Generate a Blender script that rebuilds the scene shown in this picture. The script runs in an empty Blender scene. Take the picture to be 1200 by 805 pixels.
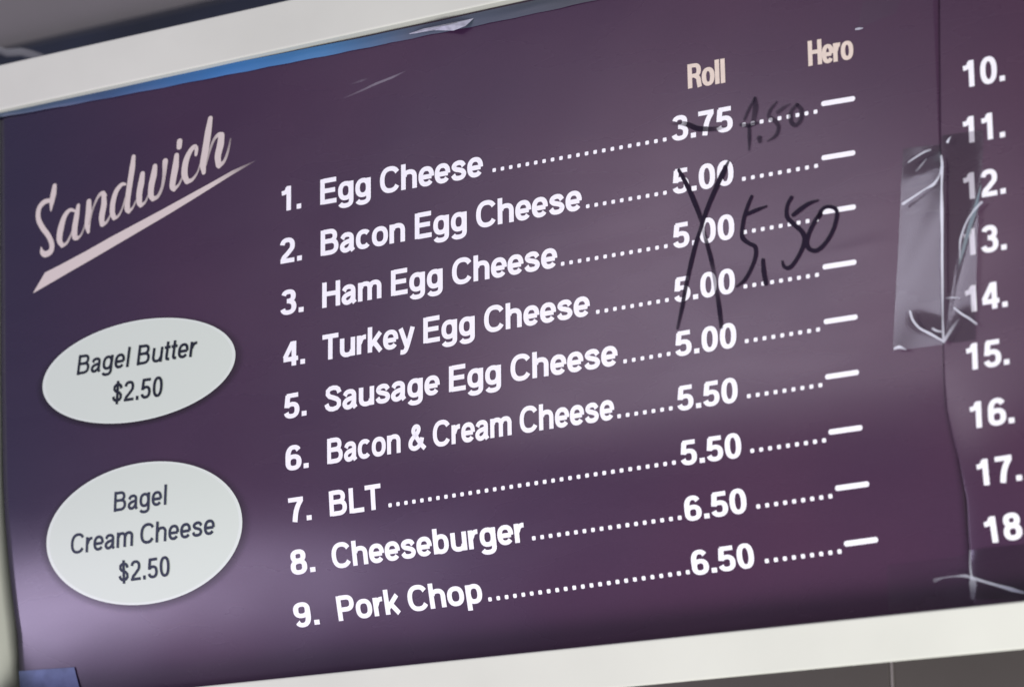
import bpy, bmesh, math, random
import numpy as np
from mathutils import Matrix, Vector
random.seed(4)
S = bpy.context.scene
COL = S.collection
ZB = 2.30                      # height of the board's first menu line above the floor

# ------------------------------------------------------------------ camera
RM = np.array([[0.8455259, 0.0124909, 0.5337883],
               [-0.1344441, 0.9724954, 0.190204],
               [-0.5167309, -0.2325871, 0.8239493]])     # rows: right, down, forward (board axes: right, down, into wall)
CB = np.array([1.1264497, 0.5421321, -1.5678777])
FPX = 4000.0
def w3(b): return Vector((b[0], b[2], -b[1] + ZB))
def wd(b): return Vector((b[0], b[2], -b[1]))
cam = bpy.data.cameras.new('camera')
cam.sensor_width = 36.0; cam.lens = FPX * 36.0 / 1200.0
cam.clip_start = 0.05; cam.clip_end = 60
co = bpy.data.objects.new('camera', cam); COL.objects.link(co)
r, d, f = wd(RM[0]), wd(RM[1]), wd(RM[2])
m = Matrix(((r.x, -d.x, -f.x, 0), (r.y, -d.y, -f.y, 0), (r.z, -d.z, -f.z, 0), (0, 0, 0, 1)))
co.matrix_world = Matrix.Translation(w3(CB)) @ m
S.camera = co
cam.dof.use_dof = True; cam.dof.focus_distance = 1.93; cam.dof.aperture_fstop = 8.0

# ------------------------------------------------------------------ world, lamps, exposure
w = bpy.data.worlds.new('World'); S.world = w; w.use_nodes = True
bg = w.node_tree.nodes['Background']
bg.inputs[0].default_value = (0.86, 0.88, 1.0, 1); bg.inputs[1].default_value = 0.30
S.view_settings.view_transform = 'Standard'; S.view_settings.look = 'None'
S.view_settings.exposure = 0.0; S.view_settings.gamma = 1.0
def area(name, loc, aim, sx, sy, power, color):
    l = bpy.data.lights.new(name, 'AREA'); l.shape = 'RECTANGLE'; l.size = sx; l.size_y = sy
    l.energy = power; l.color = color
    o = bpy.data.objects.new(name, l); COL.objects.link(o); o.location = loc
    o.rotation_euler = (Vector(aim) - Vector(loc)).to_track_quat('-Z', 'Y').to_euler()
    return o
# added key lamp, in front of and below the board
area('added_key_light', (1.25, -1.0, 1.15), (0.1, 0, 2.0), 0.8, 0.6, 34, (1.0, 0.985, 0.94))
area('added_sheen_light', (-0.36, -1.2, 2.52), (0.28, 0, 2.22), 0.46, 0.30, 2.0, (0.97, 0.85, 1.0))  # added lamp, mirrored in the sheet as the sheen behind the prices
area('added_side_sheen_light', (-1.38, -1.2, 1.84), (-0.15, 0, 2.08), 0.66, 0.42, 11, (0.82, 0.68, 1.0))  # added lamp, mirrored in the curved foot as the lavender glow lower left

# ------------------------------------------------------------------ surface of the bowed menu sheets
ROW = 0.03
def h(x, z):
    """depth of the sheet behind the front plane (metres); z measured from the first menu line"""
    rr = -z / ROW
    d = 0.0012 * max(0.0, rr - 4.7) ** 2
    d += 0.0005 * math.sin(9 * x + 14 * z + 0.6) + 0.00035 * math.sin(21 * x - 9 * z)
    d += 0.00006 * math.sin(47 * x + 31 * z) * math.sin(38 * z - 11 * x) + 0.00002 * math.sin(95 * x - 60 * z + 1)
    g = max(0.0, min(1.0, (x - 0.30) / 0.05, (0.386 - x) / 0.02))                     # faint pressed ripple running to the seam
    d -= 0.00022 * g * math.exp(-((z + 0.0785 - 0.06 * (x - 0.36)) / 0.0042) ** 2)
    return d
EDGE_X = 0.4075
def lift(x, z):
    """how far the second sheet bulges off the first one; its loose left edge rolls back"""
    u = max(0.0, min(1.0, (-z - 0.135) / 0.09)); u = u * u * (3 - 2 * u)
    e = max(0.0, x - 0.398)
    return 0.0010 + 0.0090 * u * (1 - math.exp(-e / 0.014)) * math.exp(-e / 0.10)

def h2(x, z): return h(x, z) - lift(x, z)

def ray(px, py):
    d = RM.T @ np.array([(px - 600) / FPX, (py - 402.5) / FPX, 1.0]); return d
def P(px, py, hf=h):
    """measured position on the photograph -> (x, z) on the real surface hf"""
    d = ray(px, py); y = 0.0
    for _ in range(12):
        t = (y - CB[2]) / d[2]; x = CB[0] + t * d[0]; z = -(CB[1] + t * d[1])
        y = 0.5 * y + 0.5 * hf(x, z)
    return np.array([x, z])
def at(p, eps=0.0, hf=h): return (p[0], hf(p[0], p[1]) - eps, p[1] + ZB)

# ------------------------------------------------------------------ materials
def mat(name): 
    m = bpy.data.materials.new(name); m.use_nodes = True
    return m, m.node_tree, m.node_tree.nodes['Principled BSDF']
def simple(name, col, rough=0.5, spec=0.5, noise=0.0, scale=40, bump=0.0, coat=0.0):
    m, nt, b = mat(name)
    b.inputs['Base Color'].default_value = (*col, 1); b.inputs['Roughness'].default_value = rough
    b.inputs['Specular IOR Level'].default_value = spec; b.inputs['Coat Weight'].default_value = coat
    tc = nt.nodes.new('ShaderNodeTexCoord')
    n = nt.nodes.new('ShaderNodeTexNoise'); n.inputs['Scale'].default_value = scale; n.inputs['Detail'].default_value = 6
    nt.links.new(tc.outputs['Object'], n.inputs['Vector'])
    if noise:
        r = nt.nodes.new('ShaderNodeValToRGB')
        r.color_ramp.elements[0].position = 0.3; r.color_ramp.elements[1].position = 0.7
        r.color_ramp.elements[0].color = (*[c * (1 - noise) for c in col], 1)
        r.color_ramp.elements[1].color = (*[min(1, c * (1 + noise)) for c in col], 1)
        nt.links.new(n.outputs['Fac'], r.inputs[0]); nt.links.new(r.outputs[0], b.inputs['Base Color'])
    if bump:
        bp = nt.nodes.new('ShaderNodeBump'); bp.inputs['Strength'].default_value = bump; bp.inputs['Distance'].default_value = 0.002
        nt.links.new(n.outputs['Fac'], bp.inputs['Height']); nt.links.new(bp.outputs[0], b.inputs['Normal'])
    return m
def print_material():
    """purple print: indigo towards the left of the design, wine towards the right, faint ink mottling"""
    m, nt, b = mat('purple_print')
    tc = nt.nodes.new('ShaderNodeTexCoord')
    sep = nt.nodes.new('ShaderNodeSeparateXYZ'); nt.links.new(tc.outputs['Object'], sep.inputs[0])
    mr = nt.nodes.new('ShaderNodeMapRange'); mr.inputs['From Min'].default_value = -0.23; mr.inputs['From Max'].default_value = 0.5
    nt.links.new(sep.outputs['X'], mr.inputs['Value'])
    r = nt.nodes.new('ShaderNodeValToRGB')
    e = r.color_ramp.elements
    e[0].position = 0.0; e[0].color = (0.026, 0.018, 0.053, 1)
    e[1].position = 1.0; e[1].color = (0.064, 0.024, 0.056, 1)
    k = e.new(0.18); k.color = (0.050, 0.021, 0.060, 1)
    k = e.new(0.5); k.color = (0.056, 0.023, 0.062, 1)
    nt.links.new(mr.outputs[0], r.inputs[0])
    n = nt.nodes.new('ShaderNodeTexNoise'); n.inputs['Scale'].default_value = 7; n.inputs['Detail'].default_value = 5
    nt.links.new(tc.outputs['Object'], n.inputs['Vector'])
    hs = nt.nodes.new('ShaderNodeMix'); hs.data_type = 'RGBA'; hs.blend_type = 'MULTIPLY'; hs.inputs['Factor'].default_value = 1
    r2 = nt.nodes.new('ShaderNodeValToRGB'); r2.color_ramp.elements[0].position = .3; r2.color_ramp.elements[1].position = .7
    r2.color_ramp.elements[0].color = (0.86, 0.9, 0.95, 1); r2.color_ramp.elements[1].color = (1.1, 1.0, 1.0, 1)
    nt.links.new(n.outputs['Fac'], r2.inputs[0])
    nt.links.new(r.outputs[0], hs.inputs['A']); nt.links.new(r2.outputs[0], hs.inputs['B'])
    n3 = nt.nodes.new('ShaderNodeTexNoise'); n3.inputs['Scale'].default_value = 900; n3.inputs['Detail'].default_value = 2
    nt.links.new(tc.outputs['Object'], n3.inputs['Vector'])
    mx = nt.nodes.new('ShaderNodeMix'); mx.data_type = 'RGBA'; mx.blend_type = 'MULTIPLY'; mx.inputs['Factor'].default_value = 0.22
    nt.links.new(hs.outputs['Result'], mx.inputs['A']); nt.links.new(n3.outputs['Fac'], mx.inputs['B'])
    nt.links.new(mx.outputs['Result'], b.inputs['Base Color'])
    b.inputs['Roughness'].default_value = 0.30
    b.inputs['Specular IOR Level'].default_value = 0.55
    # handled surface: smears and dust change the gloss
    n4 = nt.nodes.new('ShaderNodeTexNoise'); n4.inputs['Scale'].default_value = 16; n4.inputs['Detail'].default_value = 4; n4.inputs['Distortion'].default_value = 0.3
    mp = nt.nodes.new('ShaderNodeMapping'); mp.inputs['Scale'].default_value = (0.6, 1, 2.0)
    nt.links.new(tc.outputs['Object'], mp.inputs[0]); nt.links.new(mp.outputs[0], n4.inputs['Vector'])
    m4 = nt.nodes.new('ShaderNodeMapRange'); m4.inputs['From Min'].default_value = 0.3; m4.inputs['From Max'].default_value = 0.7
    m4.inputs['To Min'].default_value = 0.25; m4.inputs['To Max'].default_value = 0.30
    nt.links.new(n4.outputs['Fac'], m4.inputs['Value']); nt.links.new(m4.outputs[0], b.inputs['Roughness'])
    return m
M_PRINT = print_material()
M_WHITE = simple('white_ink', (0.93, 0.92, 0.98), 0.35, 0.4, 0.03, 300)
M_CREAM = simple('cream_ink', (0.76, 0.64, 0.55), 0.35, 0.4, 0.04, 300)
M_HEAD = simple('heading_ink', (0.66, 0.58, 0.55), 0.35, 0.4, 0.06, 200)
M_BADGE = simple('badge_ink', (0.62, 0.685, 0.61), 0.4, 0.3)
M_RIM = simple('badge_rim_ink', (0.67, 0.73, 0.67), 0.35, 0.4)
M_DARK = simple('dark_slate_ink', (0.010, 0.014, 0.026), 0.5, 0.2)
M_DARK2 = simple('slate_ink', (0.028, 0.036, 0.062), 0.5, 0.2)
M_FRAME = simple('white_painted_frame', (0.655, 0.67, 0.595), 0.5, 0.4, 0.04, 14, 0.05)
M_GAP = simple('brown_backing', (0.06, 0.045, 0.04), 0.7)
def film_strip_material():
    m, nt, b = mat('blue_film'); tc = nt.nodes.new('ShaderNodeTexCoord'); sp = nt.nodes.new('ShaderNodeSeparateXYZ')
    nt.links.new(tc.outputs['Object'], sp.inputs[0]); mr = nt.nodes.new('ShaderNodeMapRange')
    mr.inputs['From Min'].default_value = -0.24; mr.inputs['From Max'].default_value = 0.20
    nt.links.new(sp.outputs['X'], mr.inputs['Value']); r = nt.nodes.new('ShaderNodeValToRGB'); e = r.color_ramp.elements
    e[0].color = (0.06, 0.09, 0.13, 1); e[1].color = (0.055, 0.06, 0.075, 1)
    for p, c in ((.2, (0.035, 0.075, 0.17, 1)), (.42, (0.03, 0.15, 0.38, 1)), (.58, (0.05, 0.17, 0.36, 1)), (.72, (0.07, 0.09, 0.14, 1))):
        k = e.new(p); k.color = c
    nt.links.new(mr.outputs[0], r.inputs[0]); nt.links.new(r.outputs[0], b.inputs['Base Color'])
    b.inputs['Roughness'].default_value = 0.42; b.inputs['Specular IOR Level'].default_value = 0.35
    return m
M_FILM = film_strip_material()
M_BTAPE = simple('blue_tape', (0.10, 0.125, 0.25), 0.55, 0.3, 0.35, 60, 0.3)

def alpha_mat(name, col, rough=0.4, k=1.0, spec=0.4):
    """ink whose density follows the mesh attribute 'dens'"""
    m, nt, b = mat(name)
    b.inputs['Base Color'].default_value = (*col, 1); b.inputs['Roughness'].default_value = rough
    b.inputs['Specular IOR Level'].default_value = spec
    a = nt.nodes.new('ShaderNodeAttribute'); a.attribute_name = 'dens'
    mm = nt.nodes.new('ShaderNodeMath'); mm.operation = 'MULTIPLY'; mm.inputs[1].default_value = k
    nt.links.new(a.outputs['Fac'], mm.inputs[0]); nt.links.new(mm.outputs[0], b.inputs['Alpha'])
    return m
M_SHADOW = alpha_mat('printed_drop_shadow', (0.012, 0.012, 0.012), 0.35)
M_MARKER = alpha_mat('black_marker', (0.012, 0.006, 0.020), 0.5, 0.97, 0.15)
M_MARKERF = alpha_mat('faded_marker', (0.015, 0.010, 0.025), 0.5, 0.62, 0.15)
M_HEADF = alpha_mat('heading_brush_ink', (0.66, 0.58, 0.55), 0.35)
M_PALE_MARK = alpha_mat('pale_mark', (0.42, 0.38, 0.46), 0.5, 0.42)
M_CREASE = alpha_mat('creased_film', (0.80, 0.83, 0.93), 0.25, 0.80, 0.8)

def film_mat(name, tint=0.75, rough=0.16, gloss=1.0, ior=1.5, bump=0.12):
    """clear tape: light passes straight through, the surface mirrors the room"""
    m = bpy.data.materials.new(name); m.use_nodes = True; nt = m.node_tree
    nt.nodes.remove(nt.nodes['Principled BSDF']); out = nt.nodes['Material Output']
    t = nt.nodes.new('ShaderNodeBsdfTransparent'); t.inputs[0].default_value = (tint, tint * 0.98, tint, 1)
    g = nt.nodes.new('ShaderNodeBsdfGlossy'); g.inputs['Roughness'].default_value = rough
    g.inputs['Color'].default_value = (gloss * 0.88, gloss * 0.96, gloss, 1)
    fr = nt.nodes.new('ShaderNodeFresnel'); fr.inputs['IOR'].default_value = ior
    n = nt.nodes.new('ShaderNodeTexNoise'); n.inputs['Scale'].default_value = 28; n.inputs['Detail'].default_value = 3
    tc = nt.nodes.new('ShaderNodeTexCoord'); nt.links.new(tc.outputs['Object'], n.inputs['Vector'])
    bp = nt.nodes.new('ShaderNodeBump'); bp.inputs['Strength'].default_value = bump; bp.inputs['Distance'].default_value = 0.002
    nt.links.new(n.outputs['Fac'], bp.inputs['Height']); nt.links.new(bp.outputs[0], g.inputs['Normal'])
    mx = nt.nodes.new('ShaderNodeMixShader')
    nt.links.new(fr.outputs[0], mx.inputs[0]); nt.links.new(t.outputs[0], mx.inputs[1]); nt.links.new(g.outputs[0], mx.inputs[2])
    nt.links.new(mx.outputs[0], out.inputs[0])
    return m
M_TAPE = film_mat('clear_tape', 0.74, 0.13, 0.95, 1.44, 0.05)
M_TAPE2 = film_mat('thin_clear_film', 0.93, 0.2, 1.0, 1.35)

# ------------------------------------------------------------------ object helpers
def link(name, verts, faces, material, parent=None, smooth=False, dens=None):
    me = bpy.data.meshes.new(name); me.from_pydata([tuple(v) for v in verts], [], faces); me.materials.append(material)
    if smooth: me.polygons.foreach_set('use_smooth', [True] * len(me.polygons))
    if dens is not None:
        a = me.attributes.new('dens', 'FLOAT', 'POINT'); a.data.foreach_set('value', [float(v) for v in dens])
    me.update()
    o = bpy.data.objects.new(name, me); COL.objects.link(o)
    if parent is not None:
        o.parent = parent; o.matrix_parent_inverse = parent.matrix_basis.inverted()
    return o
def tag(o, label, cat, group=None, kind=None):
    if label: o['label'] = label
    if cat: o['category'] = cat
    if group: o['group'] = group
    if kind: o['kind'] = kind
    return o
def thing(name, label, cat, loc, group=None):
    o = bpy.data.objects.new(name, None); COL.objects.link(o); o.location = loc; o.empty_display_size = 0.05
    return tag(o, label, cat, group)

# ------------------------------------------------------------------ stroke alphabet (centre lines, cap height 1)
def arc(cx, cy, rx, ry, a0, a1, n=None, e=2.35):
    n = n or max(4, int(abs(a1 - a0) / 11)); out = []
    for i in range(n + 1):
        a = math.radians(a0 + (a1 - a0) * i / n); c, s = math.cos(a), math.sin(a)
        out.append((cx + rx * math.copysign(abs(c) ** (2 / e), c), cy + ry * math.copysign(abs(s) ** (2 / e), s)))
    return out
def ring(cx, cy, rx, ry, e=2.35): return ('closed', arc(cx, cy, rx, ry, 0, 360, 36, e)[:-1])
def spl(pts, per=6):
    P_ = [np.array(p, float) for p in pts]; P_ = [2 * P_[0] - P_[1]] + P_ + [2 * P_[-1] - P_[-2]]; out = []
    for i in range(1, len(P_) - 2):
        a, b, c, d_ = P_[i - 1:i + 3]
        for k in range(per):
            t = k / per
            out.append(tuple(0.5 * ((2 * b) + (-a + c) * t + (2 * a - 5 * b + 4 * c - d_) * t * t + (-a + 3 * b - 3 * c + d_) * t ** 3)))
    out.append(tuple(P_[-2])); return out
def ln(*p): return list(p)
SC = [(.78, .70), (.72, .84), (.62, .905), (.47, .925), (.31, .90), (.205, .82), (.20, .69), (.29, .595), (.47, .53), (.65, .46), (.755, .36), (.755, .21), (.66, .115), (.47, .075), (.30, .10), (.19, .18), (.135, .31)]
G = {
 '0': (.77, [ring(.385, .5, .235, .43)]),
 '1': (.77, [ln((.44, 0), (.44, 1)), spl([(.10, .735), (.24, .75), (.35, .82), (.39, .93)])]),
 '2': (.77, [arc(.375, .695, .235, .23, 172, -38) + [(.36, .34), (.22, .23), (.165, .14)], ln((.06, .08), (.70, .08))]),
 '3': (.77, [arc(.37, .735, .215, .19, 165, -85) + [(.30, .545)], arc(.365, .30, .25, .222, 80, -168)]),
 '4': (.77, [ln((.52, 0), (.52, 1)), ln((.46, .95), (.09, .34)), ln((.03, .285), (.72, .285))]),
 '5': (.77, [ln((.15, .92), (.67, .92)), ln((.21, .94), (.155, .44)), arc(.375, .32, .245, .245, 138, -165)]),
 '6': (.77, [ring(.39, .31, .24, .235), arc(.40, .555, .25, .375, 35, 180) + [(.15, .36)]]),
 '7': (.77, [ln((.06, .92), (.71, .92)), spl([(.63, .9), (.47, .64), (.37, .36), (.31, 0)])]),
 '8': (.77, [ring(.385, .745, .205, .185), ring(.385, .30, .235, .225)]),
 '9': (.77, [ring(.38, .69, .24, .235), arc(.37, .445, .25, .375, -145, 0) + [(.62, .64)]]),
 '.': (.34, [ln((.17, 0), (.17, .20))]),
 ' ': (.36, []),
 '$': (.77, [[(x * .80, y * .93 + .035) for x, y in SC], ln((.375, -.07), (.375, 1.07))]),
 'E': (.90, [ln((.17, 0), (.17, 1)), ln((.2, .92), (.84, .92)), ln((.2, .515), (.79, .515)), ln((.2, .08), (.86, .08))]),
 'C': (1.0, [arc(.52, .5, .385, .43, 33, 327)]),
 'H': (1.0, [ln((.17, 0), (.17, 1)), ln((.83, 0), (.83, 1)), ln((.2, .53), (.8, .53))]),
 'T': (.85, [ln((.03, .92), (.82, .92)), ln((.425, 0), (.425, .9))]),
 'S': (.92, [SC]),
 'B': (1.0, [ln((.17, 0), (.17, 1)), [(.2, .92), (.45, .92)] + arc(.5, .73, .26, .19, 90, -90) + [(.2, .54)], [(.50, .54)] + arc(.53, .31, .30, .23, 80, -90) + [(.2, .08)]]),
 'L': (.84, [ln((.17, 0), (.17, 1)), ln((.2, .08), (.80, .08))]),
 'P': (.92, [ln((.17, 0), (.17, 1)), [(.2, .92), (.45, .92)] + arc(.5, .68, .28, .24, 90, -90) + [(.2, .44)]]),
 'R': (.98, [ln((.17, 0), (.17, 1)), [(.2, .92), (.45, .92)] + arc(.5, .71, .28, .21, 90, -90) + [(.2, .50)], spl([(.52, .49), (.72, .38), (.77, .2), (.82, 0)])]),
 'a': (.77, [[(.12, .52)] + arc(.36, .50, .22, .17, 165, 0, 14) + [(.58, .3), (.58, .12), (.66, 0)], spl([(.57, .42), (.44, .395), (.25, .35), (.135, .26), (.13, .15), (.22, .065), (.36, .06), (.5, .14), (.57, .26)])]),
 'b': (.84, [ln((.165, 0), (.165, 1)), ring(.43, .37, .255, .30)]),
 'c': (.77, [arc(.40, .37, .27, .30, 42, 318)]),
 'e': (.77, [ln((.14, .35), (.65, .35)), [(.65, .35)] + arc(.39, .37, .26, .30, 8, 322)]),
 'g': (.84, [ring(.40, .385, .255, .285), [(.675, .74), (.675, .3)] + arc(.40, -.02, .275, .185, 0, -158)]),
 'h': (.84, [ln((.15, 0), (.15, 1)), [(.2, .5)] + arc(.43, .45, .25, .22, 150, 0) + [(.68, .2), (.68, 0)]]),
 'k': (.77, [ln((.15, 0), (.15, 1)), ln((.66, .74), (.2, .27)), ln((.33, .42), (.68, 0))]),
 'l': (.38, [ln((.19, 0), (.19, 1))]),
 'm': (1.22, [ln((.15, 0), (.15, .74)), [(.19, .5)] + arc(.39, .47, .22, .20, 150, 0) + [(.61, .2), (.61, 0)], [(.65, .5)] + arc(.85, .47, .22, .20, 150, 0) + [(1.07, .2), (1.07, 0)]]),
 'n': (.84, [ln((.15, 0), (.15, .74)), [(.2, .5)] + arc(.43, .45, .25, .22, 150, 0) + [(.68, .2), (.68, 0)]]),
 'o': (.84, [ring(.42, .37, .28, .30)]),
 'p': (.84, [ln((.165, -.26), (.165, .74)), ring(.43, .37, .255, .30)]),
 'r': (.54, [ln((.15, 0), (.15, .74)), [(.18, .42)] + arc(.46, .40, .25, .26, 160, 84, 8)]),
 's': (.77, [spl([(.63, .51), (.54, .63), (.38, .665), (.22, .62), (.165, .52), (.25, .43), (.40, .385), (.56, .325), (.63, .215), (.55, .10), (.38, .068), (.21, .105), (.12, .225)])]),
 't': (.46, [spl([(.22, .95), (.22, .55), (.22, .2), (.26, .095), (.42, .075)]), ln((.03, .67), (.42, .67))]),
 'u': (.84, [ln((.69, 0), (.69, .74)), [(.16, .74), (.16, .5)] + arc(.41, .29, .25, .22, 180, 330) + [(.65, .25)]]),
 'y': (.77, [ln((.10, .74), (.40, .02)), spl([(.68, .74), (.54, .34), (.41, .0), (.32, -.16), (.22, -.2), (.09, -.19)])]),
 '&': (.98, [spl([(.93, .01), (.72, .2), (.5, .46), (.34, .66), (.30, .78), (.36, .89), (.46, .92), (.57, .87), (.58, .75), (.48, .62), (.28, .49), (.16, .36), (.14, .2), (.24, .095), (.40, .07), (.57, .13), (.72, .28), (.78, .46)])]),
}
def resample(pts, closed, step):
    pts = [np.array(p, float) for p in pts]
    if closed: pts = pts + [pts[0]]
    out = [pts[0]]
    for a, b in zip(pts, pts[1:]):
        n = max(1, int(np.linalg.norm(b - a) / step))
        for k in range(1, n + 1): out.append(a + (b - a) * k / n)
    if closed: out = out[:-1]
    return out
class Ink:
    """ribbons of ink laid on a surface; every stroke a hair above the last so none share a plane"""
    def __init__(s, hf=h, eps=0.00022): s.v = []; s.f = []; s.d = []; s.hf = hf; s.e = eps; s.k = 0
    def ribbon(s, pts, widths, closed=False, dens=None, capround=False):
        n = len(pts); b = len(s.v); ee = s.e + 0.000012 * (s.k % 12); s.k += 1
        for i, p in enumerate(pts):
            q0 = pts[i - 1] if (i or closed) else pts[0]
            q1 = pts[(i + 1) % n] if (i < n - 1 or closed) else pts[-1]
            t = q1 - q0; L = np.linalg.norm(t) + 1e-12; nx, nz = -t[1] / L, t[0] / L
            ww = widths[i] if hasattr(widths, '__len__') and not isinstance(widths, tuple) else None
            if ww is None:
                hx, hz = widths; ww = math.sqrt((hx * nx) ** 2 + (hz * nz) ** 2)
            dd = 1.0 if dens is None else dens[i]
            for sg in (1, -1):
                s.v.append(at((p[0] + sg * nx * ww, p[1] + sg * nz * ww), ee, s.hf)); s.d.append(dd)
        for i in range(n if closed else n - 1):
            j = (i + 1) % n
            s.f.append((b + 2 * i, b + 2 * i + 1, b + 2 * j + 1, b + 2 * j))
        if capround and not closed:
            for i, sg in ((0, -1), (n - 1, 1)):
                p = pts[i]; q = pts[1] if i == 0 else pts[n - 2]
                t = (p - q); t = t / (np.linalg.norm(t) + 1e-12); nn = np.array([-t[1], t[0]])
                ww = widths[i] if hasattr(widths, '__len__') and not isinstance(widths, tuple) else widths[0]
                c = len(s.v); dd = 1.0 if dens is None else dens[i]
                for k in range(9):
                    a = math.pi * k / 8; q2 = p + nn * ww * math.cos(a) + t * ww * math.sin(a) * 0.9
                    s.v.append(at(q2, ee, s.hf)); s.d.append(dd)
                s.f.append(tuple(range(c, c + 9)) if sg > 0 else tuple(range(c, c + 9)))
    def poly(s, pts, dens=1.0, e=0.0):
        b = len(s.v)
        for p in pts: s.v.append(at(p, s.e + e, s.hf)); s.d.append(dens)
        s.f.append(tuple(range(b, b + len(pts))))
    def build(s, name, material, parent, dens=False): 
        return link(name, s.v, s.f, material, parent, dens=s.d if dens else None)

def layout(text): 
    x = 0; out = []
    for ch in text:
        adv, st = G[ch]; out.append((x, st)); x += adv
    # ink extent, left and right, so that anchors fall on the visible ink
    first = text[0]; last = text[-1]
    li = {'1': .02, '2': .0, '4': -.02, '7': .04, 'T': .03, 'C': .04, '$': .04, 'S': .05}.get(first, .06)
    ri = {'e': .03, '.': .07, 'T': .03, 'p': .06, 'r': .0, '0': .06, '5': .06, 'l': .09, 'o': .04}.get(last, .06)
    return out, li, x - ri
def lettering(name, text, a, b, hpx, material, parent, hf=h, weight=(.110, .092), lean=None, rnd=False):
    """a, b: left and right ends of the base line; hpx: cap height"""
    A = P(*a, hf); B = P(*b, hf); gl, x0, x1 = layout(text)
    U = np.array([0.0, (P(a[0], a[1] - hpx, hf) - A)[1]])
    if lean is not None: U = P(a[0] + lean, a[1] - hpx, hf) - A
    E1 = (B - A) / (x1 - x0); sx = np.linalg.norm(E1); sz = np.linalg.norm(U)
    ink = Ink(hf)
    for gx, strokes in gl:
        for stt in strokes:
            closed = isinstance(stt, tuple); pts = stt[1] if closed else stt
            pts = resample(pts, closed, 0.12)
            q = [A + E1 * (gx + p[0] - x0) + U * p[1] for p in pts]
            ink.ribbon(q, (weight[0] * sx, weight[1] * sz), closed)
    return ink.build(name, material, parent)

def px_ribbon(ink, pts, wid, hf=h, per=6, dens=None, cap=True, minw=0.00012):
    """a hand-made stroke: measured centre line, half widths in photo pixels"""
    q = spl(pts, per); n = len(q); W = []
    Dn = []
    for i in range(n):
        t = i / (n - 1) * (len(wid) - 1); k = min(int(t), len(wid) - 2); W.append((wid[k] + (wid[k + 1] - wid[k]) * (t - k)))
        if dens: 
            t = i / (n - 1) * (len(dens) - 1); k = min(int(t), len(dens) - 2); Dn.append(dens[k] + (dens[k + 1] - dens[k]) * (t - k))
    Q = [P(x, y, hf) for x, y in q]
    ink.ribbon(Q, [max(minw, v * 0.00054) for v in W], False, Dn if dens else None, capround=cap)

# ================================================================== SETTING
def box(name, x0, x1, y0, y1, z0, z1, material, parent=None, bev=0.0, taper=None):
    bm = bmesh.new(); bmesh.ops.create_cube(bm, size=1)
    for v in bm.verts:
        v.co = Vector((x0 if v.co.x < 0 else x1, y0 if v.co.y < 0 else y1, z0 if v.co.z < 0 else z1))
    if taper:
        for v in bm.verts: v.co = Vector(taper(v.co))
    if bev: bmesh.ops.bevel(bm, geom=list(bm.edges), offset=bev, segments=3, profile=0.6, affect='EDGES')
    me = bpy.data.meshes.new(name); bm.to_mesh(me); bm.free(); me.materials.append(material)
    o = bpy.data.objects.new(name, me); COL.objects.link(o)
    if parent is not None: o.parent = parent; o.matrix_parent_inverse = parent.matrix_basis.inverted()
    return o
M_WALL = simple('grey_wall_panel', (0.098, 0.086, 0.080), 0.55, 0.4, 0.12, 5)
M_UPPER = simple('grey_upper_wall', (0.34, 0.325, 0.30), 0.7, 0.3, 0.15, 3)
M_SHADE = simple('navy_shade', (0.018, 0.024, 0.045), 0.4, 0.5, 0.3, 12)  # dark tone standing in for shade above the frame
M_SEAM = simple('wall_and_lit_edge', (0.30, 0.27, 0.27), 0.4)  # wall core; its pale tone also serves as the lit edge at the seam
WY = 0.40
wall = box('wall', -2.2, 2.8, WY + 0.02, WY + 0.12, 0.0, 3.2, M_SEAM); wall['kind'] = 'structure'
# seam between the two lower panels, seen at the right under the frame
def Pw(px, py, y=WY):
    d = ray(px, py); t = (y - CB[2]) / d[2]; return (CB[0] + t * d[0], -(CB[1] + t * d[1]) + ZB)
sx_, _ = Pw(1045, 790)
box('edge_highlight_strip', sx_ - 0.0002, sx_ + 0.0011, WY - 0.0012, WY + 0.019, 0.6, ZB - 0.16, M_SEAM, wall)  # thin pale strip: highlight of the panel edge put into its colour
for i, (a, b) in enumerate(((sx_ - 1.2, sx_ - 0.0016), (sx_ + 0.0012, sx_ + 1.2))):
    box('panel', a, b, WY, WY + 0.0195, 0.6, ZB - 0.16, M_WALL, wall, 0.0012)
box('upper_panel', -2.0, 2.6, WY + 0.03 - 0.012, WY + 0.0195, ZB - 0.14, 3.15, M_UPPER, wall, 0.001)

# ------------------------------------------------------------------ menu frame
fr = thing('menu_board', 'long white painted wooden menu board surround holding both purple sheets', 'menu board', (0.1, 0.0, ZB - 0.3))
XL, XR, TF, TB = -0.2362, 0.80, -0.006, 0.046
def rail_top(c):
    x, y, z = c; k = (x + 0.26) / 1.0
    return (x, y, z + (0.004 if z > ZB + 0.11 else 0.0035) * max(0, 1 - k * 4))
box('top_rail', XL - 0.0255, XR + 0.0255, TF, TB, ZB + 0.0975, ZB + 0.1268, M_FRAME, fr, 0.0012, rail_top)
box('bottom_rail', XL - 0.0255, XR + 0.0255, TF, TB, ZB - 0.2985, ZB - 0.2742, M_FRAME, fr, 0.0015, lambda c: (c.x, c.y, c.z + (0.0165 if c.y > 0 and c.z < ZB - 0.29 else 0)))
box('left_stile', XL - 0.0255, XL + 0.0004, TF + 0.0005, TB, ZB - 0.2740, ZB + 0.0980, M_FRAME, fr, 0.0012)
box('right_stile', XR, XR + 0.0255, TF + 0.0005, TB, ZB - 0.2740, ZB + 0.0973, M_FRAME, fr, 0.0012)
box('backing_board', XL - 0.01, XR + 0.01, TB + 0.0005, TB + 0.006, ZB - 0.285, ZB + 0.11, M_GAP, fr)

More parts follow.
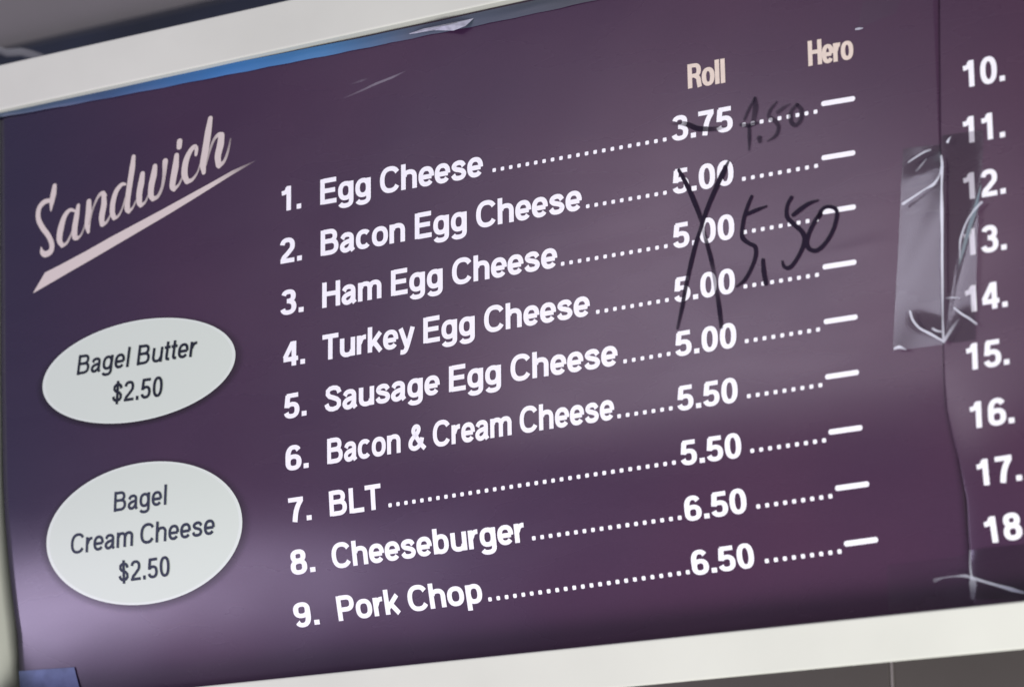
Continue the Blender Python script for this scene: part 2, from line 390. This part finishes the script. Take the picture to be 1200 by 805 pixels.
# ------------------------------------------------------------------ printed sheets
def edge_curve(pts, hf):
    q = sorted([tuple(P(*p, hf)) for p in pts], key=lambda t: t[1])
    zs = [t[1] for t in q]; xs = [t[0] for t in q]
    return lambda z: float(np.interp(z, zs, xs))
left_edge = edge_curve([(-1, 130), (0, 200), (1, 300), (2, 450), (4, 560), (9, 640), (15, 700), (21, 745), (24, 800), (26, 850)], h)
seam = edge_curve([(1101, -40), (1101, 40), (1102, 170), (1104, 300), (1105, 400), (1106, 440), (1109, 480), (1116, 511), (1122.6, 535), (1128, 562), (1132.7, 585), (1134, 607), (1135, 630), (1137, 652), (1139, 674), (1141, 701), (1142, 730)], h2)
def sheet_mesh(name, lx, rx, z0, z1, nx, nz, hf, parent):
    v = []; fc = []
    for j in range(nz + 1):
        z = z0 + (z1 - z0) * j / nz; a, b = lx(z), rx(z)
        for i in range(nx + 1):
            t = i / nx; x = a + (b - a) * (t ** 1.3 if hf is h2 else t); v.append(at((x, z), 0, hf))
    for j in range(nz):
        for i in range(nx):
            k = j * (nx + 1) + i; fc.append((k, k + 1, k + nx + 2, k + nx + 1))
    n0 = len(v)                                       # give the sheet its real thickness
    per = [i for i in range(nx + 1)] + [(j + 1) * (nx + 1) - 1 for j in range(1, nz + 1)] + [nz * (nx + 1) + i for i in range(nx - 1, -1, -1)] + [j * (nx + 1) for j in range(nz - 1, 0, -1)]
    back = [(x, y + 0.0005, z) for x, y, z in v]; v += back
    fc += [tuple(n0 + q for q in reversed(t)) for t in fc[:]]
    for a, b in zip(per, per[1:] + per[:1]): fc.append((a, a + n0, b + n0, b))
    o = link(name, v, fc, M_PRINT, parent, smooth=True)
    return o
ZT, ZBt = 0.0990, -0.292
sh = thing('menu_sheet', 'purple sandwich price list numbered 1 to 9 with two oval bagel badges', 'menu', (0.09, 0.0, ZB - 0.29))
ps = sheet_mesh('printed_sheet', left_edge, lambda z: 0.412, ZBt, ZT, 150, 110, h, sh)
sh2 = thing('menu_sheet', 'second purple menu sheet showing only the item numbers 10 to 18', 'menu', (0.6, 0.0, ZB - 0.29))
ps2 = sheet_mesh('printed_sheet', seam, lambda z: 0.795, ZBt, ZT - 0.0002, 110, 110, h2, sh2)

# ------------------------------------------------------------------ menu lines
ROWS = [
 ('1.', (328.5, 248.5), (353, 244.3), 'Egg Cheese', (375.5, 240.4), (566, 206), 30, (579.4, 199.7), (779.2, 164), 21, '3.75', (788.8, 166), (858.8, 153.3)),
 ('2.', (327.5, 309.5), (353.8, 305), 'Bacon Egg Cheese', (376, 300.3), (681.8, 245.8), 30, (689, 242), (779.5, 226.3), 10, '5.00', (789.5, 228), (859.7, 216)),
 ('3.', (330, 370), (355.8, 365.2), 'Ham Egg Cheese', (377.8, 361.3), (653, 313), 30, (659.6, 309.3), (780.5, 288.8), 13, '5.00', (790, 291.5), (860.7, 279.5)),
 ('4.', (331.3, 430.6), (357.5, 426), 'Turkey Egg Cheese', (378, 422.7), (691.3, 369.6), 30, (700.8, 365.5), (781.8, 351.8), 9, '5.00', (791.3, 354.8), (861.4, 343)),
 ('5.', (333.8, 491.2), (359.3, 486.6), 'Sausage Egg Cheese', (380.8, 483.2), (723.8, 427.6), 30, (732.8, 423.4), (783.8, 414.8), 6, '5.00', (792.5, 418), (863, 406.6)),
 ('6.', (335.5, 551.8), (361.8, 547.8), 'Bacon & Cream Cheese', (383.8, 543.8), (720, 491), 30, (725.8, 487.6), (786.3, 478.5), 7, '5.50', (795, 481.7), (864.7, 470.8)),
 ('7.', (338.8, 612.6), (365.5, 608.8), 'BLT', (387, 605), (447.5, 596), 30, (457.4, 591.8), (790, 542), 35, '5.50', (799.3, 545.6), (869.3, 535.5)),
 ('8.', (342.5, 673.8), (370, 669.4), 'Cheeseburger', (390.8, 666.3), (617, 634.5), 30, (625.8, 630.4), (796.8, 606.5), 18, '6.50', (804.3, 610.8), (875.8, 600.2)),
 ('9.', (347.5, 735.4), (375, 731), 'Pork Chop', (397.5, 727.6), (566.3, 705.3), 30, (574.5, 701.9), (806.3, 670.2), 24, '6.50', (813, 674), (885, 664.2)),
]
LEAD = [((872, 146.6), (955.9, 131.4)), ((872, 209.9), (956.6, 194.8)), ((873.3, 272.2), (957.2, 257.6)), ((873.8, 335.7), (957.6, 322.3)),
        ((875.4, 399.7), (958.9, 386.3)), ((877.8, 464.1), (961.6, 451.4)), ((881.8, 528.1), (965.9, 516)), ((888.8, 593.3), (973.3, 581.3)), ((898.9, 657), (984, 646))]
DASH = [(982.4, 119), (982.7, 182.4), (983.4, 245.7), (984, 310.2), (985.4, 374.3), (987, 439), (991, 503.7), (998.8, 569.5), (1009.2, 634.6)]
def leader(a, b, n, parent):
    A, B = P(*a), P(*b); ink = Ink(); s = 0.00118
    for i in range(n):
        c = A + (B - A) * i / (n - 1); pts = []
        for k in range(12):
            q = arc(0, 0, s * 1.02, s * 0.98, 360 * k / 12, 360 * k / 12 + 1, 1, 4.0)[0]; pts.append((c[0] + q[0], c[1] + q[1]))
        ink.poly(pts)
    return ink.build('dot_leader', M_WHITE, parent)
for i, (num, na, nb, nm, ta, tb, hp, la, lb, n, pr, pa, pb) in enumerate(ROWS):
    lettering('item_number', num, na, nb, 28.5, M_WHITE, sh)
    lettering('item_name', nm, ta, tb, hp - 0.6, M_WHITE, sh)
    leader(la, lb, n, sh)
    lettering('price_lettering', pr, pa, pb, 28.6, M_WHITE, sh)
    leader(*LEAD[i], 9, sh)
    c = DASH[i]; sl = -0.168 + 0.004 * i
    ink = Ink(); px_ribbon(ink, [(c[0] - 17.4, c[1] - 17.4 * sl), c, (c[0] + 17.4, c[1] + 17.4 * sl)], [2.6, 2.6]); ink.build('dash', M_WHITE, sh)
NUM2 = [('10.', (1127.5, 104), (1177.8, 94.8), 32.5), ('11.', (1127.5, 169.3), (1178, 160.8), 32.5), ('12.', (1128, 235.2), (1178.8, 226.8), 32.5),
        ('13.', (1128.5, 300.8), (1179.8, 292.4), 32.5), ('14.', (1130, 367), (1181, 359.3), 32.5), ('15.', (1131, 434.8), (1183, 426.8), 32.5),
        ('16.', (1135.5, 503), (1188.9, 495.2), 32.5), ('17.', (1144.5, 570.3), (1198, 562.4), 32.5), ('18.', (1154.5, 637.5), (1209, 629), 32.5)]
for t, a, b, hp in NUM2: lettering('item_number', t, a, b, hp - 1.5, M_WHITE, sh2, h2)
lettering('column_heading', 'Roll', (807.2, 104.4), (849.5, 97.5), 28.5, M_CREAM, sh, weight=(.150, .080))
lettering('column_heading', 'Hero', (948.3, 78), (999.8, 69.5), 29.5, M_CREAM, sh, weight=(.150, .080))

# ------------------------------------------------------------------ oval badges
def badge(c, a, b, lines):
    C0 = P(*c); A = P(c[0] + a[0], c[1] + a[1]) - C0; B = P(c[0] + b[0], c[1] + b[1]) - C0
    def disc(name, k0, k1, material, eps, dens=None, off=(0, 0), kz=None):
        v = []; fc = []; dn = []; n = 96; rings = 14 if k0 == 0 else 8
        for j in range(rings + 1):
            k = k0 + (k1 - k0) * j / rings
            if k0 == 0 and j == 0:
                v.append(at(C0, eps)); dn.append(dens[0] if dens else 1); continue
            for i in range(n):
                t = 2 * math.pi * i / n; p = C0 + A * k * math.cos(t) + B * k * math.sin(t) + np.array(off)
                v.append(at(p, eps)); dn.append((dens[0] + (dens[1] - dens[0]) * j / rings) if dens else 1)
        if k0 == 0:
            for i in range(n): fc.append((0, 1 + i, 1 + (i + 1) % n))
            st = 1
        else: st = 0
        R = rings - 1 if k0 == 0 else rings
        for j in range(R):
            for i in range(n):
                fc.append((st + j * n + i, st + j * n + (i + 1) % n, st + (j + 1) * n + (i + 1) % n, st + (j + 1) * n + i))
        return link(name, v, fc, material, sh, dens=dn)
    disc('badge_shadow', 0.93, 1.085, M_SHADOW, 0.00010, (0.62, 0.0), (0.0004, -0.0012))
    o = disc('bagel_badge', 0, 0.968, M_BADGE, 0.0002)
    rim = disc('badge_rim', 0.968, 1.0, M_RIM, 0.0002); 
    for text, p, q, hp, ln_, mt in lines:
        l = lettering('badge_lettering', text, p, q, hp, mt, sh, weight=(.086, .068), lean=ln_)
        for vv in l.data.vertices: vv.co.y -= 0.0002
badge((160.6, 434.5), (115.5, -19.7), (-1.5, -58.5), [('Bagel Butter', (89.8, 440), (230.5, 417.5), 23.5, 3.0, M_DARK), ('$2.50', (131.5, 473), (190.5, 464.6), 24, 1.5, M_DARK)])
badge((167, 624), (117, -17), (-3, -81.5), [('Bagel', (133.3, 600), (195.8, 591.2), 23.5, 1.0, M_DARK2), ('Cream Cheese', (83, 649.8), (252, 626), 24, 1.0, M_DARK2), ('$2.50', (139.8, 682.8), (199.8, 675), 24, -0.5, M_DARK2)])

# ------------------------------------------------------------------ brush heading
def conv(pts, s, ox, oy): return [(ox + x / s, oy + y / s) for x, y in pts]
head = Ink(eps=0.0002)
z1 = lambda *p: conv(p, 5.554, 30, 200)
z2 = lambda *p: conv(p, 7.32, 130, 160)
z3 = lambda *p: conv(p, 6.708, 190, 125)
def hs(p, wd_, d=None): px_ribbon(head, p, [1.38 * q for q in wd_], dens=d or [1, 1], minw=0.0002)
hs(z1((190, 100), (183, 150), (172, 205), (166, 262)), [2.2, 3.0, 2.6, 0.7])
hs(z1((168, 195), (125, 205), (90, 245), (84, 310), (110, 370), (150, 425), (172, 480), (165, 525), (130, 545), (108, 530), (103, 500)), [1.6, 2.3, 2.4, 2.5, 2.5, 2.4, 2.5, 2.7, 2.7, 2.2, 0.5])
hs(z1((325, 265), (290, 258), (255, 300), (230, 380), (222, 450), (240, 490)), [1.0, 1.6, 2.5, 3.3, 3.0, 1.8])
hs(z1((240, 490), (270, 470), (300, 410), (325, 330)), [1.6, 1.3, 1.0, 0.8], [1, .85, .7, .8])
hs(z1((345, 228), (335, 290), (322, 370), (322, 430), (340, 440)), [1.8, 2.7, 3.0, 2.8, 1.8])
hs(z1((340, 442), (365, 415), (390, 350), (410, 270)), [1.4, 1.0, 0.8, 0.8], [.9, .7, .5, .5])
hs(z1((414, 202), (412, 270), (405, 350), (410, 400)), [2.5, 3.1, 3.2, 1.6])
hs(z1((415, 350), (440, 250), (475, 170), (505, 148), (520, 165)), [1.0, 1.0, 1.4, 2.0, 1.8], [.6, .6, .8, 1, 1])
hs(z1((510, 155), (512, 220), (498, 300), (500, 350)), [2.2, 3.0, 3.0, 2.4])
hs(z1((503, 352), (530, 335), (555, 290)), [2.0, 1.3, 0.9], [1, .8, .6])
# d
hs(z2((128, 412), (95, 415), (50, 470), (22, 560), (15, 650), (30, 700)), [1.0, 1.7, 2.4, 2.7, 2.7, 2.2])
hs(z2((30, 702), (65, 685), (100, 620), (130, 520)), [1.8, 1.2, 0.9, 0.8], [1, .8, .7, .8])
hs(z2((196, 175), (185, 270), (165, 400), (145, 540), (142, 620), (155, 645)), [2.0, 2.9, 2.9, 2.8, 2.8, 1.9])
hs(z2((155, 645), (190, 610), (215, 555)), [1.8, 1.0, 0.8], [1, .8, .6])
# w
hs(z2((273, 322), (262, 400), (247, 480), (245, 560), (258, 592)), [2.4, 3.2, 3.1, 2.9, 2.0])
hs(z2((258, 592), (295, 565), (325, 500)), [1.9, 1.1, 0.8], [1, .8, .6])
hs(z2((380, 258), (370, 330), (350, 420), (345, 500), (362, 538)), [2.4, 3.2, 3.1, 2.9, 2.1])
hs(z2((362, 538), (405, 515), (440, 440), (458, 340), (468, 215)), [2.0, 1.6, 1.5, 1.8, 2.8], [1, .8, .75, .8, 1])
# i
hs(z2((566, 165), (556, 260), (538, 360), (530, 430), (545, 455)), [2.4, 3.3, 3.2, 2.9, 2.0])
hs(z2((545, 452), (585, 415), (615, 350)), [1.9, 1.1, 0.8], [1, .8, .6])
hs(z2((592, 45), (588, 92)), [2.8, 2.6])
# c
hs(z3((268, 380), (272, 335), (258, 318), (225, 350), (190, 430), (178, 530), (198, 590)), [1.5, 1.9, 2.0, 2.3, 3.0, 3.2, 2.4])
hs(z3((198, 592), (240, 575), (280, 520), (300, 460)), [2.2, 1.5, 0.9, 0.8], [1, .9, .7, .6])
# h
hs(z3((382, 95), (365, 200), (345, 330), (325, 450), (330, 520)), [2.3, 3.3, 3.4, 3.3, 2.0])
hs(z3((345, 460), (375, 350), (410, 260), (450, 222), (475, 235)), [1.0, 1.2, 1.3, 2.0, 2.2], [.55, .6, .7, 1, 1])
hs(z3((468, 228), (460, 300), (440, 390), (445, 460)), [3.0, 3.5, 3.2, 2.7])
hs(z3((448, 468), (490, 430), (520, 350), (540, 255)), [2.2, 1.4, 1.2, 0.8], [1, .8, .6, .25])
head.build('heading_lettering', M_HEADF, sh, True)
ul = Ink(eps=0.0002)
top = [(39.5, 342.5), (53, 319.5), (70, 311), (100, 295), (130, 278), (160, 262), (190, 246), (220, 229.5), (250, 213), (272, 200.5), (300, 187.8)]
bot = [(39.5, 343.5), (62, 330.5), (80, 320), (108, 304), (137, 287), (166, 270), (195, 253), (223, 236), (251, 218.5), (273, 204.8), (301, 188.4)]
dn = [1] * 9 + [.75, .0]
for (t, b_, dd) in zip(top, bot, dn):
    ul.v.append(at(P(*t), 0.0002)); ul.v.append(at(P(*b_), 0.0002)); ul.d += [dd, dd]
for i in range(len(top) - 1): ul.f.append((2 * i, 2 * i + 1, 2 * i + 3, 2 * i + 2))
ul.build('heading_underline', M_HEADF, sh, True)

# ------------------------------------------------------------------ marker pen corrections
def pen(name, strokes, material):
    ink = Ink(eps=0.00045)
    for pts, wd_, d in strokes: px_ribbon(ink, pts, [1.1 * q for q in wd_], dens=d)
    return ink.build(name, material, sh, True)
q4 = lambda *p: conv(p, 6.667, 780, 100)
q5 = lambda *p: conv(p, 3.66, 780, 180)
q6 = lambda *p: conv(p, 5.75, 860, 210)
pen('pen_strike_through', [(q4((50, 305), (120, 300), (180, 312), (250, 340), (330, 345), (410, 342), (480, 325)), [1.2, 2.0, 2.4, 2.6, 2.3, 2.0, 0.9], [.1, .35, .7, .9, .7, .4, .05])], M_MARKER)
pen('pen_crossing', [
    (q5((58, 72), (92, 135), (125, 210), (150, 275), (163, 325), (178, 385), (195, 450), (207, 505), (218, 575), (232, 670), (240, 745)), [1.6, 2.2, 2.4, 2.2, 1.7, 2.0, 2.1, 2.0, 2.0, 2.2, 2.0], [1, 1, 1, .8, .25, .8, 1, .45, .4, 1, .6]),
    (q5((272, 35), (245, 90), (210, 165), (175, 250), (150, 330), (130, 390), (110, 470), (97, 530), (84, 595), (72, 660), (52, 750)), [1.2, 2.8, 2.4, 2.2, 2.0, 2.1, 2.2, 2.0, 2.1, 2.0, 1.4], [.7, 1, 1, 1, .9, 1, 1, .85, .85, .9, .6])], M_MARKER)
pen('handwritten_price', [
    (q6((122, 118), (98, 175), (72, 255), (58, 340), (62, 400), (105, 435), (145, 458), (148, 520), (120, 600), (75, 680), (20, 725)), [1.5, 1.8, 1.9, 2.0, 2.2, 1.8, 2.0, 2.0, 1.8, 1.9, 1.1], [1, 1, 1, 1, 1, 1, 1, 1, 1, .9, .6]),
    (q6((85, 240), (150, 212), (222, 184)), [1.6, 1.9, 1.0], None or [1, 1, .8]),
    (q6((198, 545), (203, 620), (218, 705)), [1.7, 2.3, 2.2], [1, 1, .9]),
    (q6((390, 125), (362, 180), (360, 255), (405, 305), (455, 350), (478, 400), (462, 470), (415, 555), (375, 598), (340, 590), (328, 555)), [1.8, 1.7, 2.0, 2.1, 2.1, 2.3, 2.0, 1.8, 2.0, 1.6, 1.1], [1] * 10 + [.8]),
    (q6((402, 243), (450, 205), (510, 165), (570, 145)), [1.9, 2.2, 1.8, 1.0], [1, 1, 1, .7]),
    (q6((585, 235), (545, 290), (505, 375), (492, 440), (520, 478), (565, 480), (620, 430), (670, 345), (695, 255), (690, 205), (640, 188), (600, 205), (575, 250)), [2.0, 2.0, 2.0, 2.3, 1.9, 2.0, 1.9, 1.9, 1.9, 1.8, 1.6, 1.9, 2.3], [1] * 13)], M_MARKER)
pen('faded_handwritten_price', [
    (q4((620, 270), (650, 200), (700, 105)), [1.6, 1.7, 1.4], [.7, .8, .8]), (q4((700, 105), (705, 180), (688, 290)), [1.8, 3.0, 2.6], [.8, .8, .6]),
    (q4((588, 312), (650, 318), (722, 298)), [1.5, 1.9, 1.4], [.8, 1, .7]), (q4((655, 320), (657, 420), (655, 510)), [1.8, 1.9, 1.0], [.9, 1, .7]),
    (q4((735, 415), (740, 440)), [2.6, 2.2], [.9, .8]),
    (q4((870, 135), (820, 200), (810, 250), (860, 285), (885, 330), (865, 395), (800, 440)), [1.1, 1.8, 2.2, 2.2, 1.9, 1.9, 1.0], [.7, .8, .6, .7, .9, .9, .6]),
    (q4((880, 215), (925, 180), (975, 150)), [2.0, 2.0, 0.9], [.6, .6, .4]),
    (q4((1030, 155), (985, 210), (985, 290), (1020, 315), (1060, 270), (1065, 200), (1030, 155)), [1.8, 2.1, 2.2, 2.0, 2.2, 2.2, 1.8], [.7, .7, .9, .8, .8, .8, .7])], M_MARKERF)
sc = Ink(eps=0.0002)  # pale lavender streaks near the top of the sheet
px_ribbon(sc, [(404, 115), (425, 106), (440, 99), (460, 91), (476, 83.5)], [0.6, 1.2, 1.4, 1.4, 0.4], dens=[.2, .6, .9, .9, .1])
px_ribbon(sc, [(412, 99), (424, 95), (431, 92.5)], [0.8, 1.4, 0.6], dens=[.1, .35, .1])
sc.build('pale_streak', M_PALE_MARK, sh, True)

# ================================================================== TAPES AND FILM
def quad_tape(name, corners, hf, off, material, parent, nu=26, nv=40):
    """corners TL, TR, BR, BL measured; off(u,v) = stand-off from the sheet"""
    c = [P(*q, hf) for q in corners]; v = []; fc = []
    for j in range(nv + 1):
        for i in range(nu + 1):
            u, t = i / nu, j / nv
            p = (c[0] * (1 - u) + c[1] * u) * (1 - t) + (c[3] * (1 - u) + c[2] * u) * t
            v.append(at(p, off(u, t), hf))
    for j in range(nv):
        for i in range(nu):
            k = j * (nu + 1) + i; fc.append((k, k + 1, k + nu + 2, k + nu + 1))
    return link(name, v, fc, material, parent, smooth=True)
def sm(a, b, x): x = max(0, min(1, (x - a) / (b - a))); return x * x * (3 - 2 * x)
def offL(u, t):
    q = t - 0.07 * (1 - u)
    tent = 0.0021 * u * sm(0.0, 0.10, q) * sm(1.0, 0.84, t + 0.10 * (1 - u))         # stretched over the seam: tilts to the left
    return 0.0006 + tent + 0.0002 * math.sin(9 * t + 4 * u)
def offR(u, t):
    s = u - (1.42 - 1.68 * t)                                        # twisted lower right part lifts the other way
    k = sm(0.0, 0.18, s)
    base = 0.0014 + 0.0026 * (1 - u) ** 2 * sm(0.0, 0.12, t) * sm(1.0, 0.9, t)
    return base * (1 - k) + k * (0.0016 + 0.0022 * u + 0.0003 * math.sin(7 * t + 5 * u)) * sm(1.15, 0.8, t)
tp = thing('clear_tape', 'clear shiny tape strip joining the two purple sheets beside 12 to 14', 'tape', (0.41, 0, ZB - 0.07))
quad_tape('left_flap', [(1059, 175), (1103.5, 170), (1106, 404), (1047, 411)], h, offL, M_TAPE, tp)
quad_tape('right_flap', [(1105, 160), (1154, 153), (1145, 399), (1106, 404)], h, offR, M_TAPE, tp)
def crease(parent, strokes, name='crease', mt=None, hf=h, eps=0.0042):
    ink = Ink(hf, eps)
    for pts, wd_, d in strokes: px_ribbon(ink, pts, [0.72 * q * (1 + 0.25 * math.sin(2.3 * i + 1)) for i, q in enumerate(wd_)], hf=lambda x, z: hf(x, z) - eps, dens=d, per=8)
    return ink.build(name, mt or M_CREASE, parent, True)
k1 = lambda *p: conv(p, 5.75, 1040, 150)
k2 = lambda *p: conv(p, 5.75, 1040, 280)
k4 = lambda *p: conv(p, 4.472, 1060, 540)
crease(tp, [(k1((362, 190), (368, 260), (365, 400), (366, 560), (368, 740), (368, 900), (370, 1060), (372, 1280), (378, 1440)), [1.2, 2.0, 1.6, 1.9, 2.0, 1.7, 1.3, 1.1, 1.8], [.7, 1, .9, 1, 1, .95, .8, .75, .6])], 'seam_ridge')
crease(tp, [(k1((105, 512), (180, 462), (255, 412), (310, 380), (350, 320), (368, 250)), [1.6, 1.2, 1.2, 1.6, 1.3, 1.8], [.8, .9, .8, .9, .7, .9])])
crease(tp, [(k1((140, 232), (190, 198), (245, 165), (290, 148)), [0.8, 1.3, 1.4, 0.9], [.6, .75, .8, .5])])
crease(tp, [(k1((195, 290), (230, 250), (262, 208)), [1.2, 1.4, 0.8], [.15, .35, .2])])
crease(tp, [(k2((152, 488), (170, 545), (215, 600), (290, 640), (370, 685)), [1.2, 1.5, 1.5, 1.4, 1.2], [.8, .85, .9, .85, .9])])
crease(tp, [(k2((305, 605), (335, 620), (365, 625)), [1.2, 1.3, 0.9], [.7, .8, .7])])
crease(tp, [(k2((48, 738), (80, 728), (125, 745)), [1.2, 2.2, 0.8], [.8, .9, .5])])
crease(tp, [(k1((635, 500), (580, 560), (530, 640), (495, 740), (488, 800), (488, 880)), [1.4, 1.2, 1.3, 1.2, 1.3, 0.8], [.7, .75, .8, .75, .7, .4])])
crease(tp, [(k2((450, 465), (500, 505), (550, 535), (600, 572)), [1.0, 1.3, 1.4, 1.1], [.7, .9, .9, .6])])
crease(tp, [(k1((405, 95), (415, 75), (430, 58)), [1.6, 1.2, 0.3], [1, .9, .4])])
crease(tp, [(k2((400, 400), (440, 395), (490, 400)), [0.8, 1.2, 0.8], [.3, .55, .3])])
crease(tp, [(k2((380, 690), (430, 610), (480, 540)), [1.6, 2.6, 1.2], [.6, .35, .1])])

tb = thing('clear_tape', 'clear crinkled tape patch at the foot of the seam, below 18', 'tape', (0.43, 0, ZB - 0.26))
quad_tape('right_flap', [(1139.5, 645), (1215, 636), (1216, 702), (1141, 703)], h2, lambda u, t: 0.0009 + 0.0006 * math.sin(5 * u + 3 * t), M_TAPE, tb, 16, 14)
quad_tape('left_flap', [(1040, 662), (1134, 650), (1137, 706), (1042, 716)], h, lambda u, t: 0.0005 + 0.0004 * math.sin(7 * u), M_TAPE2, tb, 16, 14)
crease(tb, [(k4((158, 625), (200, 612), (260, 604), (320, 602), (352, 612)), [2.2, 0.9, 1.0, 1.6, 2.0], [.15, .25, .3, .45, .5])], eps=0.006)
crease(tb, [(k4((345, 470), (344, 540), (350, 600), (358, 640), (356, 715)), [1.0, 1.3, 1.8, 4.2, 3.6], [.25, .35, .5, .34, .2])], eps=0.008)
crease(tb, [(k4((355, 612), (420, 632), (490, 652), (560, 672), (625, 690)), [1.8, 1.5, 1.8, 2.0, 1.4], [.45, .7, .85, .9, .8])], eps=0.008)
crease(tb, [(k4((585, 450), (610, 485), (640, 530)), [1.6, 2.0, 1.4], [.6, .75, .7])], eps=0.006)
crease(tb, [(k4((478, 470), (480, 520), (476, 590)), [2.2, 2.6, 2.0], [.1, .16, .08])], eps=0.006)

# blue film strip tucked along the upper edge of the first sheet
fm = Ink(h, 0.0008)
topl = [(-30, 141), (60, 122.5), (150, 103.3), (250, 82), (330, 66.5), (420, 49), (500, 32), (600, 10), (680, -7), (760, -24)]
botl = [(-30, 143.5), (60, 128), (150, 111.5), (250, 92), (330, 76.5), (420, 59), (500, 42.5), (560, 31), (650, 12), (740, -8)]
n = 60; u = np.linspace(0, 1, n); tx = np.array(topl); bx = np.array(botl); s_ = np.linspace(0, 1, len(topl))
for i in range(n):
    a = (np.interp(u[i], s_, tx[:, 0]), np.interp(u[i], s_, tx[:, 1]) - 3); b = (np.interp(u[i], s_, bx[:, 0]), np.interp(u[i], s_, bx[:, 1]) + 0.35 * math.sin(i * 1.7))
    A_, B_ = P(*a), P(*b)
    for k in range(4):
        p = A_ + (B_ - A_) * k / 3
        fm.v.append(at(p, 0.0008 + 0.0007 * math.sin(math.pi * k / 3) + 0.00015 * math.sin(i * .9 + k)))
for i in range(n - 1):
    for k in range(3): fm.f.append((4 * i + k, 4 * i + k + 1, 4 * i + k + 5, 4 * i + k + 4))
fo = link('protective_film', fm.v, fm.f, M_FILM, None, smooth=True)
tag(fo, 'thin blue film strip along the top edge of the sandwich menu', 'film')
# crumpled corner of clear film under the top rail
cf = []
cpts = [(478, 41), (500, 35.5), (530, 30), (557, 22.5), (550, 33), (538, 39.5), (512, 37.5), (490, 40.5)]
cz = [0.001, 0.003, 0.004, 0.0015, 0.004, 0.006, 0.003, 0.002]
for q, e in zip(cpts, cz): cf.append(at(P(*q), e))
cf.append(at(P(533, 34), 0.0075))
co_ = link('film_scrap', cf, [(i, (i + 1) % 8, 8) for i in range(8)], simple('milky_film', (0.42, 0.42, 0.52), 0.3, 0.8, 0.2, 200))
tag(co_, 'small crumpled scrap of pale film sticking out under the white top rail', 'plastic scrap')
# blue tape in the lower left corner
bt = quad_tape('blue_tape', [(23, 786), (88, 781.5), (99, 822), (27, 824)], h, lambda u, t: 0.0008 + 0.0005 * math.sin(6 * u + 2) * t, M_BTAPE, None, 12, 8)
tag(bt, 'short piece of blue tape in the lower left corner of the menu', 'tape')
# end of a clear tape at the upper right
te = quad_tape('clear_tape', [(1015, -14), (1064, -16), (1050, 17), (1006, 34)], h, lambda u, t: 0.0006, M_TAPE2, None, 8, 8)
tag(te, 'thin clear tape end above the column heading Hero', 'tape')
tg = crease(te, [([(1003, 34.5), (1007, 34), (1011, 33.5)], [1.2, 1.7, 1.0], [.6, .7, .5])], 'raised_corner', eps=0.001)
# navy strip standing in for the shadow gap and wisp of plastic above the frame
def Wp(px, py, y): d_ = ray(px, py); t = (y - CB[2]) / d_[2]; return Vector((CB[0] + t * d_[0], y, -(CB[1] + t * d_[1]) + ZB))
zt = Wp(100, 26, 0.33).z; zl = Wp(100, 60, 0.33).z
nv = box('wall_shade_strip', -1.9, 2.4, 0.33, WY + 0.017, zl - 0.05, zt, M_SHADE, None, 0.02)
tag(nv, 'dark navy strip standing in for the shadow gap just above the white frame', 'shadow strip')
wp = []; wf = []
wl = [(-14, 52), (8, 58), (24, 56.5), (36, 59), (48, 63), (58, 67)]
for k, q in enumerate(wl):
    for dy, dz in ((0, 0.0), (4 + 2 * math.sin(k), 0.004), (9, 0.010 + 0.003 * math.sin(2 * k))):
        wp.append(Wp(q[0], q[1] + dy, 0.10 + dz * 2))
for k in range(len(wl) - 1):
    for j in range(2): wf.append((3 * k + j, 3 * k + 3 + j, 3 * k + 4 + j, 3 * k + 1 + j))
wo = link('plastic_scrap', wp, wf, M_TAPE, None, smooth=True)
tag(wo, 'limp end of clear plastic hanging above the upper left corner of the frame', 'plastic scrap')
